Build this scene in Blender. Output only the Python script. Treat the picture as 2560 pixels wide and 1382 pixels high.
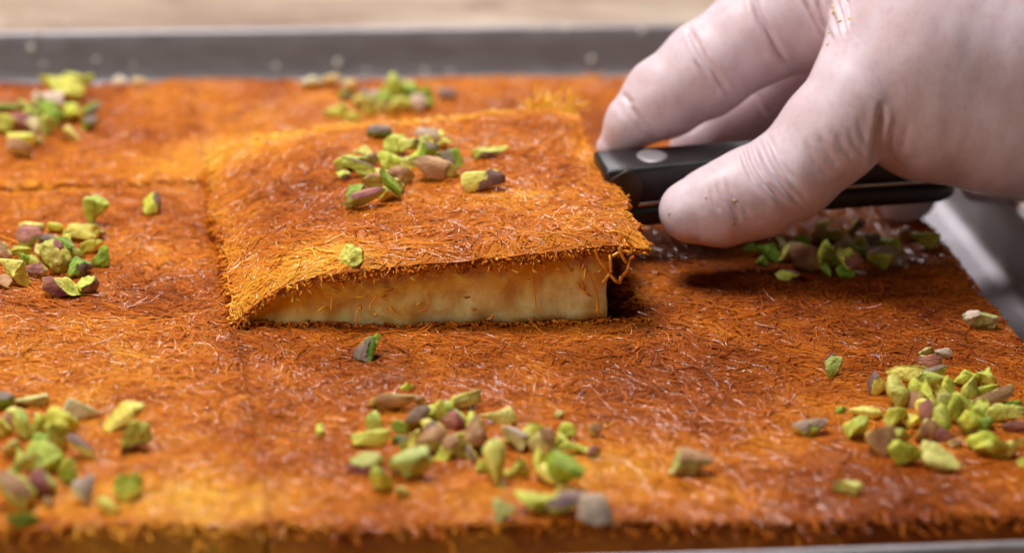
import bpy, bmesh, math, random
import numpy as np
from mathutils import Matrix, Vector
random.seed(7); RNG = np.random.default_rng(7)
S = 0.0125            # one working unit is 12.5 mm
scn = bpy.context.scene
for o in list(bpy.data.objects): bpy.data.objects.remove(o)

# ------------------------------------------------------------------ camera
PITCH, YAW, ROLL = 0.36429, 0.16864, 0.0482
CAM = np.array([-8.43608, -57.89074, 21.7998]); FPX = 7800.0
FW = np.array([math.sin(YAW)*math.cos(PITCH), math.cos(YAW)*math.cos(PITCH), -math.sin(PITCH)])
_r = np.cross(FW, [0, 0, 1]); _r /= np.linalg.norm(_r); _u = np.cross(_r, FW)
RT = math.cos(ROLL)*_r + math.sin(ROLL)*_u; UP = -math.sin(ROLL)*_r + math.cos(ROLL)*_u
cd = bpy.data.cameras.new('camera'); cam = bpy.data.objects.new('camera', cd); scn.collection.objects.link(cam)
M = Matrix.Identity(4)
for i in range(3):
    M[i][0], M[i][1], M[i][2], M[i][3] = RT[i], UP[i], -FW[i], CAM[i]*S
cam.matrix_world = M
cd.sensor_width = 36; cd.lens = FPX/2560*36; cd.clip_start = .05; cd.clip_end = 50
cd.dof.use_dof = True
cd.dof.focus_distance = float((np.array([-.5, -3.9, .6])-CAM) @ FW)*S
cd.dof.aperture_fstop = 8.4
scn.camera = cam
scn.render.resolution_x, scn.render.resolution_y = 1024, 552
scn.render.engine = 'CYCLES'

# ------------------------------------------------------------------ light
w = bpy.data.worlds.new('World'); scn.world = w; w.use_nodes = True
w.node_tree.nodes['Background'].inputs[0].default_value = (.95, .88, .85, 1)
w.node_tree.nodes['Background'].inputs[1].default_value = .08
def area(name, loc, target, sx, sy, power, col):
    l = bpy.data.lights.new(name, 'AREA'); l.shape = 'RECTANGLE'; l.size = sx*S; l.size_y = sy*S; l.energy = power; l.color = col
    o = bpy.data.objects.new(name, l); scn.collection.objects.link(o)
    o.location = Vector(loc)*S
    o.rotation_euler = (Vector(target)-Vector(loc)).to_track_quat('-Z', 'Y').to_euler()
    return o
area('softbox_back', (12, 62, 40), (0, 0, 0), 34, 14, 2.9, (1, .93, .95))
area('softbox_top', (-10, 12, 56), (0, 0, 0), 22, 22, 6.0, (1, .96, .96))
area('fill_front', (-54, -24, 34), (0, 0, 0), 24, 24, 3.1, (1, .95, .88))  # added fill from front left, no source there; lifts the slice's front face
scn.view_settings.view_transform = 'Standard'; scn.view_settings.look = 'None'
scn.view_settings.exposure = 0; scn.view_settings.gamma = 1

# ------------------------------------------------------------------ maths helpers
def proj(P):
    d = np.asarray(P, float)-CAM; z = d @ FW
    return np.stack([1280+FPX*(d @ RT)/z, 691-FPX*(d @ UP)/z], -1)
def ray(px, py): return FW*FPX+RT*(px-1280)-UP*(py-691)
def atz(px, py, z=0.):
    d = ray(px, py); return CAM+d*((z-CAM[2])/d[2])
def aty(px, py, y):
    d = ray(px, py); return CAM+d*((y-CAM[1])/d[1])
def ppu(P): return FPX/float((np.asarray(P)-CAM) @ FW)      # pixels per unit at P
def _h(i, j, k, s):
    n = (i*374761393+j*668265263+k*2147483647+s*974634777) & 0xffffffff
    n = ((n ^ (n >> 13))*1274126177) & 0xffffffff
    n = n ^ (n >> 16)
    return (n & 0xffff)/32767.5-1
def noise(P, freq=1., seed=0):
    P = np.asarray(P, float)*freq
    I = np.floor(P).astype(np.int64); F = P-I; F = F*F*(3-2*F)
    out = 0
    for a in (0, 1):
        for b in (0, 1):
            for c in (0, 1):
                wgt = (F[..., 0] if a else 1-F[..., 0])*(F[..., 1] if b else 1-F[..., 1])*(F[..., 2] if c else 1-F[..., 2])
                out = out+wgt*_h(I[..., 0]+a, I[..., 1]+b, I[..., 2]+c, seed)
    return out
def n2(x, y, f, s=0):
    x = np.asarray(x, float); return noise(np.stack([x, np.broadcast_to(y, x.shape), np.zeros_like(x)+.37], -1), f, s)

# ------------------------------------------------------------------ object helpers
def link(name, data, parent=None):
    o = bpy.data.objects.new(name, data); scn.collection.objects.link(o)
    if parent: o.parent = parent
    return o
def empty(name, loc):
    o = link(name, None); o.location = Vector([float(v) for v in loc])*S; o.empty_display_size = .01; return o
def tag(o, label=None, cat=None, group=None, kind=None):
    for k, v in (('label', label), ('category', cat), ('group', group), ('kind', kind)):
        if v: o[k] = v
    return o
def mesh(name, V, F, mat, parent=None, origin=(0, 0, 0), col=None, smooth=True):
    """V in working units (world); origin = location of the parent so children sit locally."""
    V = (np.asarray(V, float)-np.asarray(origin))*S
    me = bpy.data.meshes.new(name)
    if isinstance(F, np.ndarray):
        n, k = F.shape
        me.vertices.add(len(V)); me.vertices.foreach_set('co', V.astype(np.float32).ravel())
        me.loops.add(n*k); me.loops.foreach_set('vertex_index', F.astype(np.int32).ravel())
        me.polygons.add(n); me.polygons.foreach_set('loop_start', np.arange(n, dtype=np.int32)*k)
        me.update(calc_edges=True); me.validate()
    else:
        me.from_pydata([tuple(v) for v in V], [], [tuple(int(i) for i in f) for f in F]); me.update()
    if smooth: me.polygons.foreach_set('use_smooth', np.ones(len(me.polygons), bool))
    if col is not None:
        a = me.color_attributes.new('Col', 'FLOAT_COLOR', 'POINT')
        c = np.ones((len(V), 4), np.float32); c[:, :np.shape(col)[1]] = col; a.data.foreach_set('color', c.ravel())
    me.materials.append(mat)
    return link(name, me, parent)
def bmobj(name, bm, mat, parent=None, smooth=True):
    bmesh.ops.recalc_face_normals(bm, faces=bm.faces)
    me = bpy.data.meshes.new(name); bm.to_mesh(me); bm.free()
    for p in me.polygons: p.use_smooth = smooth
    me.materials.append(mat); return link(name, me, parent)

# ------------------------------------------------------------------ materials
def newmat(name):
    m = bpy.data.materials.new(name); m.use_nodes = True
    nt = m.node_tree; return m, nt, nt.nodes['Principled BSDF']
def N(nt, t, **kw):
    n = nt.nodes.new(t)
    for k, v in kw.items():
        if k in n.inputs: n.inputs[k].default_value = v
        else: setattr(n, k, v)
    return n
def objcoord(nt, sc=(1, 1, 1)):
    tc = N(nt, 'ShaderNodeTexCoord'); mp = N(nt, 'ShaderNodeMapping')
    mp.inputs['Scale'].default_value = tuple(s/S for s in sc)
    nt.links.new(tc.outputs['Object'], mp.inputs[0]); return mp.outputs[0]
def nz(nt, vec, scale, detail=3, rough=.55, dist=0.):
    n = N(nt, 'ShaderNodeTexNoise'); n.inputs['Scale'].default_value = scale
    n.inputs['Detail'].default_value = detail; n.inputs['Roughness'].default_value = rough; n.inputs['Distortion'].default_value = dist
    nt.links.new(vec, n.inputs['Vector']); return n.outputs['Fac']
def ramp(nt, fac, stops):
    r = N(nt, 'ShaderNodeValToRGB'); e = r.color_ramp.elements
    while len(e) < len(stops): e.new(.5)
    for el, (p, c) in zip(e, stops): el.position = p; el.color = (*c, 1) if len(c) == 3 else c
    nt.links.new(fac, r.inputs[0]); return r.outputs[0]
def bump(nt, fac, strength, dist, prev=None):
    b = N(nt, 'ShaderNodeBump'); b.inputs['Strength'].default_value = strength; b.inputs['Distance'].default_value = dist*S
    nt.links.new(fac, b.inputs['Height'])
    if prev: nt.links.new(prev, b.inputs['Normal'])
    return b.outputs[0]
def mul(nt, a, b, fac=1.):
    m = N(nt, 'ShaderNodeMix', data_type='RGBA', blend_type='MULTIPLY'); m.inputs[0].default_value = fac
    nt.links.new(a, m.inputs[6]); nt.links.new(b, m.inputs[7]); return m.outputs[2]
def attr(nt):
    a = N(nt, 'ShaderNodeAttribute', attribute_name='Col'); return a.outputs['Color']

# syrup-soaked pastry threads
mStrand, nt, P = newmat('pastry_thread')
at_ = N(nt, 'ShaderNodeAttribute', attribute_name='Col'); nt.links.new(at_.outputs['Color'], P.inputs['Base Color']); nt.links.new(at_.outputs['Alpha'], P.inputs['Coat Weight'])
P.inputs['Roughness'].default_value = .6; P.inputs['Specular IOR Level'].default_value = .08; P.inputs['Coat Roughness'].default_value = .05
P.inputs['Subsurface Weight'].default_value = .3; P.inputs['Subsurface Radius'].default_value = (1, .6, .3); P.inputs['Subsurface Scale'].default_value = .035*S
# the crust below the loose threads
mCrust, nt, P = newmat('pastry_crust')
oc = objcoord(nt); oc2 = objcoord(nt, (1, 2.2, 1))
f1 = nz(nt, oc, 5, 4, .6, 2.5); f2 = nz(nt, oc2, 11, 2, .5, 1.2)
nt.links.new(mul(nt, attr(nt), ramp(nt, f1, [(.25, (.55, .45, .35)), (.5, (1, 1, 1)), (.75, (1.0, 1.0, .9))])), P.inputs['Base Color'])
b = bump(nt, f1, .7, .05); b = bump(nt, f2, .8, .05, b); nt.links.new(b, P.inputs['Normal'])
P.inputs['Roughness'].default_value = .5; P.inputs['Specular IOR Level'].default_value = .1; P.inputs['Coat Weight'].default_value = .12; P.inputs['Coat Roughness'].default_value = .08
P.inputs['Subsurface Weight'].default_value = .3; P.inputs['Subsurface Radius'].default_value = (1, .6, .3); P.inputs['Subsurface Scale'].default_value = .06*S
# melted cheese
mCheese, nt, P = newmat('melted_cheese')
oc = objcoord(nt, (1, 1, .8)); f1 = nz(nt, oc, 2.4, 5, .6, 1.4); f2 = nz(nt, oc, 10, 3, .6)
nt.links.new(mul(nt, attr(nt), ramp(nt, f1, [(.36, (.80, .70, .46)), (.58, (1, 1, 1))])), P.inputs['Base Color'])
b = bump(nt, f1, .25, .08); b = bump(nt, f2, .4, .02, b); nt.links.new(b, P.inputs['Normal'])
P.inputs['Roughness'].default_value = .3; P.inputs['Coat Weight'].default_value = .8; P.inputs['Coat Roughness'].default_value = .08
P.inputs['Subsurface Weight'].default_value = 1.; P.inputs['Subsurface Radius'].default_value = (1, .85, .4); P.inputs['Subsurface Scale'].default_value = .5*S
# pistachio
def nutmat(name, rough, bs, scl):
    m, nt, P = newmat(name)
    oc = objcoord(nt, scl); f1 = nz(nt, oc, 7, 4, .65, .4); f2 = nz(nt, objcoord(nt), 26, 3, .6)
    nt.links.new(mul(nt, attr(nt), ramp(nt, f1, [(.30, (.52, .56, .38)), (.48, (1, 1, 1)), (.72, (1.0, .98, .95))])), P.inputs['Base Color'])
    b = bump(nt, f1, bs, .05); b = bump(nt, f2, .5, .012, b); nt.links.new(b, P.inputs['Normal'])
    P.inputs['Roughness'].default_value = rough
    P.inputs['Subsurface Weight'].default_value = .12; P.inputs['Subsurface Radius'].default_value = (.9, 1, .4); P.inputs['Subsurface Scale'].default_value = .06*S
    return m
mNut = nutmat('pistachio_kernel', .5, 1.0, (1, 1, 1)); mSkin = nutmat('pistachio_skin', .6, .9, (.5, 1.6, 1.6))
# glove
mGlove, nt, P = newmat('latex_glove')
oc = objcoord(nt); f1 = nz(nt, oc, .9, 3, .5, .4); f2 = nz(nt, objcoord(nt, (1.4, 1, .8)), 6.5, 4, .6, .15); f3 = nz(nt, oc, 22, 2, .5); f4 = nz(nt, objcoord(nt, (.5, 1, 1.3)), 2.3, 3, .5, 1.5)
base = ramp(nt, f1, [(.3, (.66, .49, .51)), (.5, (.73, .57, .60)), (.72, (.79, .66, .71))])
base = mul(nt, base, ramp(nt, f2, [(.30, (.93, .87, .89)), (.5, (1, 1, 1)), (.7, (1, 1, 1))]))
nt.links.new(base, P.inputs['Base Color'])
b = bump(nt, f2, .12, .03); b = bump(nt, f3, .12, .012, b); nt.links.new(b, P.inputs['Normal'])
P.inputs['Roughness'].default_value = .48; P.inputs['Coat Weight'].default_value = .08; P.inputs['Coat Roughness'].default_value = .3
P.inputs['Subsurface Weight'].default_value = .35; P.inputs['Subsurface Radius'].default_value = (1, .35, .25); P.inputs['Subsurface Scale'].default_value = .15*S
# metals, plastic, table
def metal(name, col, r0, r1, sc):
    m, nt, P = newmat(name); f = nz(nt, objcoord(nt, sc), 1.6, 5, .65, .6); f2 = nz(nt, objcoord(nt, (sc[0]*.3, sc[1]*.3, 1)), 9, 3, .5)
    nt.links.new(ramp(nt, f, [(.3, tuple(c*.72 for c in col)), (.7, col)]), P.inputs['Base Color'])
    mr = N(nt, 'ShaderNodeMapRange'); mr.inputs['To Min'].default_value = r0; mr.inputs['To Max'].default_value = r1
    nt.links.new(f, mr.inputs[0]); nt.links.new(mr.outputs[0], P.inputs['Roughness'])
    nt.links.new(bump(nt, f2, .15, .02), P.inputs['Normal']); P.inputs['Metallic'].default_value = 1; return m
mTray = metal('brushed_aluminium', (.42, .40, .42), .46, .68, (.6, .6, 2))
mRim = metal('dull_rim', (.46, .44, .45), .48, .66, (.6, .6, 2))
mSteel = metal('polished_steel', (.60, .56, .52), .15, .3, (1, 1, 1))
mBolster = metal('dark_bolster_steel', (.09, .065, .05), .4, .55, (1, 1, 1))
mRivet = metal('rivet_aluminium', (.42, .38, .39), .5, .65, (1, 1, 1))
mPlastic, nt, P = newmat('black_plastic')
f = nz(nt, objcoord(nt), 14, 4, .6); f0 = nz(nt, objcoord(nt), 1.5, 3, .6)
nt.links.new(ramp(nt, f0, [(.35, (.010, .009, .010)), (.7, (.022, .018, .019))]), P.inputs['Base Color'])
mr = N(nt, 'ShaderNodeMapRange'); mr.inputs['To Min'].default_value = .3; mr.inputs['To Max'].default_value = .5
nt.links.new(f0, mr.inputs[0]); nt.links.new(mr.outputs[0], P.inputs['Roughness']); nt.links.new(bump(nt, f, .2, .012), P.inputs['Normal'])
mTable, nt, P = newmat('worn_beige_wood')
f = nz(nt, objcoord(nt, (.16, .30, 1)), 1, 6, .7, .9); f2 = nz(nt, objcoord(nt, (.4, 3, 1)), 1.2, 3, .5)
c = ramp(nt, f, [(.34, (.27, .17, .11)), (.5, (.46, .33, .23)), (.64, (.64, .51, .39))])
nt.links.new(mul(nt, c, ramp(nt, f2, [(.3, (.8, .78, .74)), (.6, (1, 1, 1))])), P.inputs['Base Color']); P.inputs['Roughness'].default_value = .6
mDrop, nt, P = newmat('syrup_droplet')
P.inputs['Base Color'].default_value = (.9, .82, .72, 1); P.inputs['Roughness'].default_value = .05; P.inputs['Transmission Weight'].default_value = .25; P.inputs['IOR'].default_value = 1.4

# ------------------------------------------------------------------ table and tray
bm = bmesh.new(); bmesh.ops.create_grid(bm, x_segments=8, y_segments=8, size=110*S)
for v in bm.verts: v.co.z = -1.5*S; v.co.y += 40*S
tag(bmobj('table', bm, mTable, smooth=False), kind='structure')

FLOOR = -1.22
def trayloop(off, rad=1.6, n=7):
    xl, xr = -14.0-off, 12.28+off
    yb = lambda x: 14.85+.034*x+off
    yf = lambda x: -13.96+.014*x-off
    pts = []
    r = rad+off
    for cx, sx, fy, sy, a0 in ((xr, 1, yb, 1, 0), (xl, -1, yb, 1, 90), (xl, -1, yf, -1, 180), (xr, 1, yf, -1, 270)):
        cy = fy(cx)-sy*r; c = cx-sx*r
        for i in range(n+1):
            a = math.radians(a0+90*i/n); pts.append((c+r*math.cos(a), cy+r*math.sin(a)))
    # longer straight runs get extra points
    out = []
    for i, p in enumerate(pts):
        q = pts[(i+1) % len(pts)]; L = math.hypot(q[0]-p[0], q[1]-p[1]); k = max(1, int(L/1.0))
        for j in range(k): out.append((p[0]+(q[0]-p[0])*j/k, p[1]+(q[1]-p[1])*j/k))
    return out
def sweep(profile, name, mat, parent):
    base = np.array(trayloop(0)); nb = len(base)
    t = np.roll(base, -1, 0)-np.roll(base, 1, 0); t /= np.linalg.norm(t, axis=1)[:, None]
    nr = np.stack([t[:, 1], -t[:, 0]], 1)
    wob = .02*n2(base[:, 0], base[:, 1], .25, 5)
    V = []
    for off, z in profile:
        q = base+nr*(off+wob)[:, None] if hasattr(off, 'shape') else base+nr*(off+wob[:, None])
        V.append(np.column_stack([q, np.full(nb, z)]))
    V = np.concatenate(V); F = []
    for i in range(len(profile)-1):
        for j in range(nb):
            F.append((i*nb+j, i*nb+(j+1) % nb, (i+1)*nb+(j+1) % nb, (i+1)*nb+j))
    return mesh(name, V, np.array(F), mat, parent)
tray = tag(empty('baking_tray', (0, 0, 0)), 'shallow grey metal baking tray holding the shredded pastry', 'tray')
sweep([(-.45, FLOOR), (-.3, FLOOR+.02), (-.14, FLOOR+.08), (-.04, FLOOR+.2), (.02, FLOOR+.45), (.06, FLOOR+.8), (.09, -.06), (.12, .0)], 'wall', mTray, tray)
sweep([(.12, .0)]+[(.24-.12*math.cos(a), .03+.1*math.sin(a)) for a in np.radians(np.linspace(15, 200, 9))]+[(.34, -.14)], 'rim', mRim, tray)
sweep([(.34, -.16), (.2, -.8), (.0, FLOOR-.2)], 'outer_side', mTray, tray)
lp = np.array(trayloop(-.44)); lc = lp.mean(0)
V = np.vstack([np.column_stack([lp, np.full(len(lp), FLOOR-.003)]), [[lc[0], lc[1], FLOOR-.003]]])
mesh('floor', V, [(i, (i+1) % len(lp), len(lp)) for i in range(len(lp))], mTray, tray, smooth=False)

# syrup and butter film left on the tray floor where the portion came out
mSyrup, nt, P = newmat('amber_syrup')
nt.links.new(ramp(nt, nz(nt, objcoord(nt), 1.2, 3), [(.35, (.20, .15, .02)), (.65, (.34, .25, .05))]), P.inputs['Base Color']); P.inputs['Roughness'].default_value = .12
U = np.linspace(0, 2*math.pi, 65)[:-1]; sq = lambda a: np.sign(a)*np.abs(a)**.25
V = np.column_stack([-.5+3.88*sq(np.cos(U)), 3.92*sq(np.sin(U)), np.full(64, FLOOR+.03)]); V2 = V.copy(); V2[:, 2] = FLOOR+.002; V2[:, :2] *= 1.003
V = np.vstack([V, V2, [[-.5, 0, FLOOR+.03]]])
pool = mesh('syrup_pool', V, [(i, (i+1) % 64, 128) for i in range(64)]+[(i, 64+i, 64+(i+1) % 64, (i+1) % 64) for i in range(64)], mSyrup)
tag(pool, 'dark amber syrup film on the tray floor in the gap beneath the lifted portion', 'syrup')

# ------------------------------------------------------------------ pastry
XL, XR, YB, YF = -4.45, 3.45, 4.0, -4.0          # the cuts round the lifted portion
def edgeR(y): return 10.3+.0*y+.08*n2(np.asarray(y, float), 0., 1.1, 3)
def yback(x): return 11.2+.0*x
def yfront(x): return -12.5-.035*x
def H(x, y):
    x = np.asarray(x, float); y = np.asarray(y, float)
    h = .10*n2(x, y, .33, 11)+.045*n2(x, y, .9, 12)+.022*n2(x, y, 2.6, 13)
    h = h+.05*np.exp(-((x-XL)/.5)**2)*(x < XL)
    return h
GOLD_SHADE = []
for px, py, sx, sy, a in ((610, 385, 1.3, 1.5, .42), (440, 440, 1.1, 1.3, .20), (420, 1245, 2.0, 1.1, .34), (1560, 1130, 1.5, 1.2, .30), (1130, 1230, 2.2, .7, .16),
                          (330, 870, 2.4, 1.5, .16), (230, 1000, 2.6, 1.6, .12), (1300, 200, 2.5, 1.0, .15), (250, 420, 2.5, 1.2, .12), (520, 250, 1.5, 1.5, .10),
                          (2050, 690, 3.4, 2.6, -.40), (2250, 1290, 3.2, 1.8, -.24), (1850, 900, 2.6, 1.8, -.22), (2350, 850, 2.0, 3.0, -.20), (330, 330, 1.6, 1.2, -.12), (900, 960, 1.2, .6, -.06), (1600, 980, 2.5, 1.2, -.06),  # first dark blot paints the hand's shadow in among the browning
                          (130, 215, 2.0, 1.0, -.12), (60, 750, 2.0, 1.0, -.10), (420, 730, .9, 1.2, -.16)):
    p = atz(px, py); GOLD_SHADE.append((p[0], p[1], sx, sy, a))
def done_shade_tray(x, y):
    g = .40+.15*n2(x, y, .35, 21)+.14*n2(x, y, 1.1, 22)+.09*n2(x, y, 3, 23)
    for cx, cy, sx, sy, a in GOLD_SHADE: g = g+a*np.exp(-((x-cx)/sx)**2-((y-cy)/sy)**2)
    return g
def done_glow_lift(x, y):
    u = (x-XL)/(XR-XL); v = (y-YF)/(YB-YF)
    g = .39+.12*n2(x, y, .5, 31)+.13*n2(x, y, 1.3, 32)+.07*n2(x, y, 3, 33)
    g = g+.44*np.exp(-((u-.22)/.13)**2-((v-.08)/.10)**2)+.24*np.exp(-(u/.07)**2)+.38*np.exp(-((1-v)/.05)**2)+.24*np.exp(-((1-u)/.05)**2)  # first term paints the translucent glow of the front left corner into the browning
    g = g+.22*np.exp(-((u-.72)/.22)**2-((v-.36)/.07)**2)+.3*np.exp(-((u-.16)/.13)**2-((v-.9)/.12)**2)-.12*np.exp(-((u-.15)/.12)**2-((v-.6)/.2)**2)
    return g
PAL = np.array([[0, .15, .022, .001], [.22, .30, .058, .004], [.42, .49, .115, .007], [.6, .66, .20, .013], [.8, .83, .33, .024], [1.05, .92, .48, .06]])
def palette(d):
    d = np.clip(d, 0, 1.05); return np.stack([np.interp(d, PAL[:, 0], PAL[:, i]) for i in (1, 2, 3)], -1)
def lift(u): return .5+.6*(1-np.exp(-np.clip(u, 0, 2)/.12))+.65*u
def Ftray(x, y, h): return np.stack([x, y, H(x, y)+h], -1)
def Flift(x, y, h):
    u = (x-XL)/(XR-XL); k = np.where(h < -.35, 1+.42*np.clip(u, 0, 1)*np.clip((-.35-h)/.9, 0, 1)*1.0, 1.)
    X = x-.30*u
    v = (y-YF)/(YB-YF); nf = np.exp(-np.abs(y-YF)/.5); nb = np.exp(-np.abs(y-YB)/.5); nr_ = np.exp(-np.abs(x-XR)/.5); nl_ = np.exp(-np.abs(x-XL)/.5)
    wx = .16*n2(x, y, .8, 41)+.10*n2(x, y, 2.6, 42); wy = .16*n2(x, y, .8, 43)+.10*n2(x, y, 2.6, 44)
    ed = .13*np.exp(-(np.abs(y-YF)/.30)**2)+.14*np.exp(-(np.abs(x-XR)/.25)**2)+.10*np.exp(-(np.abs(y-YB)/.25)**2)
    top = np.clip(1+h/.5, 0, 1)
    return np.stack([X+wx*(nr_+nl_)*top, y+.03*h+wy*(.45*nf+nb)*top, .8*H(x, y)+h*k+lift(u)-ed*top-.26*np.exp(-(u/.09)**2-(v/.12)**2)], -1)
def strip(points, r, nside, colr, arch=True):
    """points (n,m,3), r (n,) -> verts, quads, colours of n threads."""
    n, m, _ = points.shape
    T = np.gradient(points, axis=1); T /= np.linalg.norm(T, axis=2, keepdims=True)+1e-9
    upv = np.zeros_like(T); upv[..., 2] = 1; upv[..., 0] += .13
    side = np.cross(T, upv); side /= np.linalg.norm(side, axis=2, keepdims=True)+1e-9
    nrm = np.cross(side, T)
    tap = np.ones(m); tap[0] = tap[-1] = .55
    R = (r[:, None]*tap[None, :])[..., None]
    if arch: ang = np.radians(np.linspace(-10, 190, nside))
    else: ang = np.arange(nside)*2*math.pi/nside
    V = np.stack([points+R*(side*math.cos(a)+nrm*math.sin(a)) for a in ang], 2)      # n,m,k,3
    k = nside; idx = np.arange(n*m*k).reshape(n, m, k)
    a = idx[:, :-1, :-1]; b = idx[:, 1:, :-1]; c = idx[:, 1:, 1:]; d = idx[:, :-1, 1:]
    F = np.stack([a, d, c, b], -1).reshape(-1, 4)
    if not arch:
        a = idx[:, :-1, -1]; b = idx[:, 1:, -1]; c = idx[:, 1:, 0]; d = idx[:, :-1, 0]
        F = np.vstack([F, np.stack([a, d, c, b], -1).reshape(-1, 4)])
    C = np.repeat(colr[:, None, :], m*k, 1).reshape(-1, colr.shape[1])
    return V.reshape(-1, 3), F, C
def join(parts):
    V, F, C, o = [], [], [], 0
    for v, f, c in parts: V.append(v); F.append(f+o); C.append(c); o += len(v)
    return np.vstack(V), np.vstack(F), np.vstack(C)
def paths(x0, y0, ang, L, curv, m):
    t = np.linspace(-.5, .5, m)[None, :]
    a = ang[:, None]+curv[:, None]*t+.5*np.sin(t*9+ang[:, None]*7)*.5
    ds = L[:, None]/m
    X = np.cumsum(np.cos(a)*ds, 1); Y = np.cumsum(np.sin(a)*ds, 1)
    X = X-X.mean(1, keepdims=True)+x0[:, None]; Y = Y-Y.mean(1, keepdims=True)+y0[:, None]
    return X, Y
def surface_threads(x0, x1, y0, y1, dens, F, tone, seed, inside=None):
    g = np.random.default_rng(seed); n = int((x1-x0)*(y1-y0)*dens)
    x = g.uniform(x0, x1, n); y = g.uniform(y0, y1, n)
    if inside is not None: k = inside(x, y); x, y = x[k], y[k]
    n = len(x)
    flow = 3.0*n2(x, y, .45, seed+1)+1.2*n2(x, y, 1.3, seed+2)
    ang = flow+g.normal(0, .75, n)+(g.random(n) < .25)*g.uniform(0, math.pi, n)
    L = np.exp(g.normal(-.42, .48, n)).clip(.2, 1.8)
    m = 7
    X, Y = paths(x, y, ang, L, g.normal(0, 1.5, n), m)
    X = np.clip(X, x0-.02, x1+.02); Y = np.clip(Y, y0-.02, y1+.02)
    t = np.linspace(0, 1, m)[None, :]
    lift_ = g.random(n)
    amp = np.where(lift_ > .93, g.uniform(.02, .07, n), g.uniform(.0, .018, n))
    h = -.026+g.uniform(0, .02, n)[:, None]+amp[:, None]*np.sin(t*math.pi*g.uniform(.8, 1.5, n)[:, None])
    tipup = (g.random(n) < .03)*g.uniform(.05, .2, n)
    h = h+tipup[:, None]*t**3
    r = g.uniform(.009, .017, n)
    d = tone(x, y)+g.normal(.03, .08, n)+.9*amp
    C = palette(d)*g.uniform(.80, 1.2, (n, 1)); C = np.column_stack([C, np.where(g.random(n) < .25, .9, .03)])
    return strip(F(X, Y, h), r, 3, C)
def fray(xa, ya, xb, yb, nx, ny, dens, F, tone, seed, hlo=-.3, hhi=.02, Lr=(.10, .38), droop=.5, jit=.04, gold=.14):
    """short threads sticking out of a cut edge from (xa,ya) to (xb,yb); (nx,ny) outward."""
    g = np.random.default_rng(seed); Ltot = math.hypot(xb-xa, yb-ya); n = int(Ltot*dens)
    s = g.random(n); x = xa+(xb-xa)*s; y = ya+(yb-ya)*s
    h0 = hlo+(hhi-hlo)*g.random(n)**.7
    a0 = math.atan2(ny, nx)+g.normal(0, .75, n); L = g.uniform(*Lr, n)
    m = 6; t = np.linspace(-.35, 1, m)[None, :]
    bend = g.normal(0, .8, n)[:, None]
    X = x[:, None]+np.cos(a0[:, None]+bend*t)*L[:, None]*t+nx*g.uniform(-jit, jit, n)[:, None]
    Y = y[:, None]+np.sin(a0[:, None]+bend*t)*L[:, None]*t+ny*g.uniform(-jit, jit, n)[:, None]
    dr = g.uniform(-.25, 1, n)[:, None]*droop
    h = h0[:, None]-dr*L[:, None]*np.clip(t, 0, 1)**1.6
    C = palette(tone(x, y)+gold+g.normal(0, .13, n)+.3*(h0 < -.15)*0)*g.uniform(.85, 1.15, (n, 1)); C = np.column_stack([C, np.where(g.random(n) < .2, .8, .1)])
    # threads keep their own height when they leave the slab
    Xc = np.clip(X, min(xa, xb)-.0 if nx == 0 else -99, 99)
    base = F(x[:, None]+0*X, y[:, None]+0*X, h)
    P0 = base.copy(); P0[..., 0] += X-x[:, None]; P0[..., 1] += Y-y[:, None]
    return strip(P0, g.uniform(.018, .03, n), 4, C, arch=False)
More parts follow.
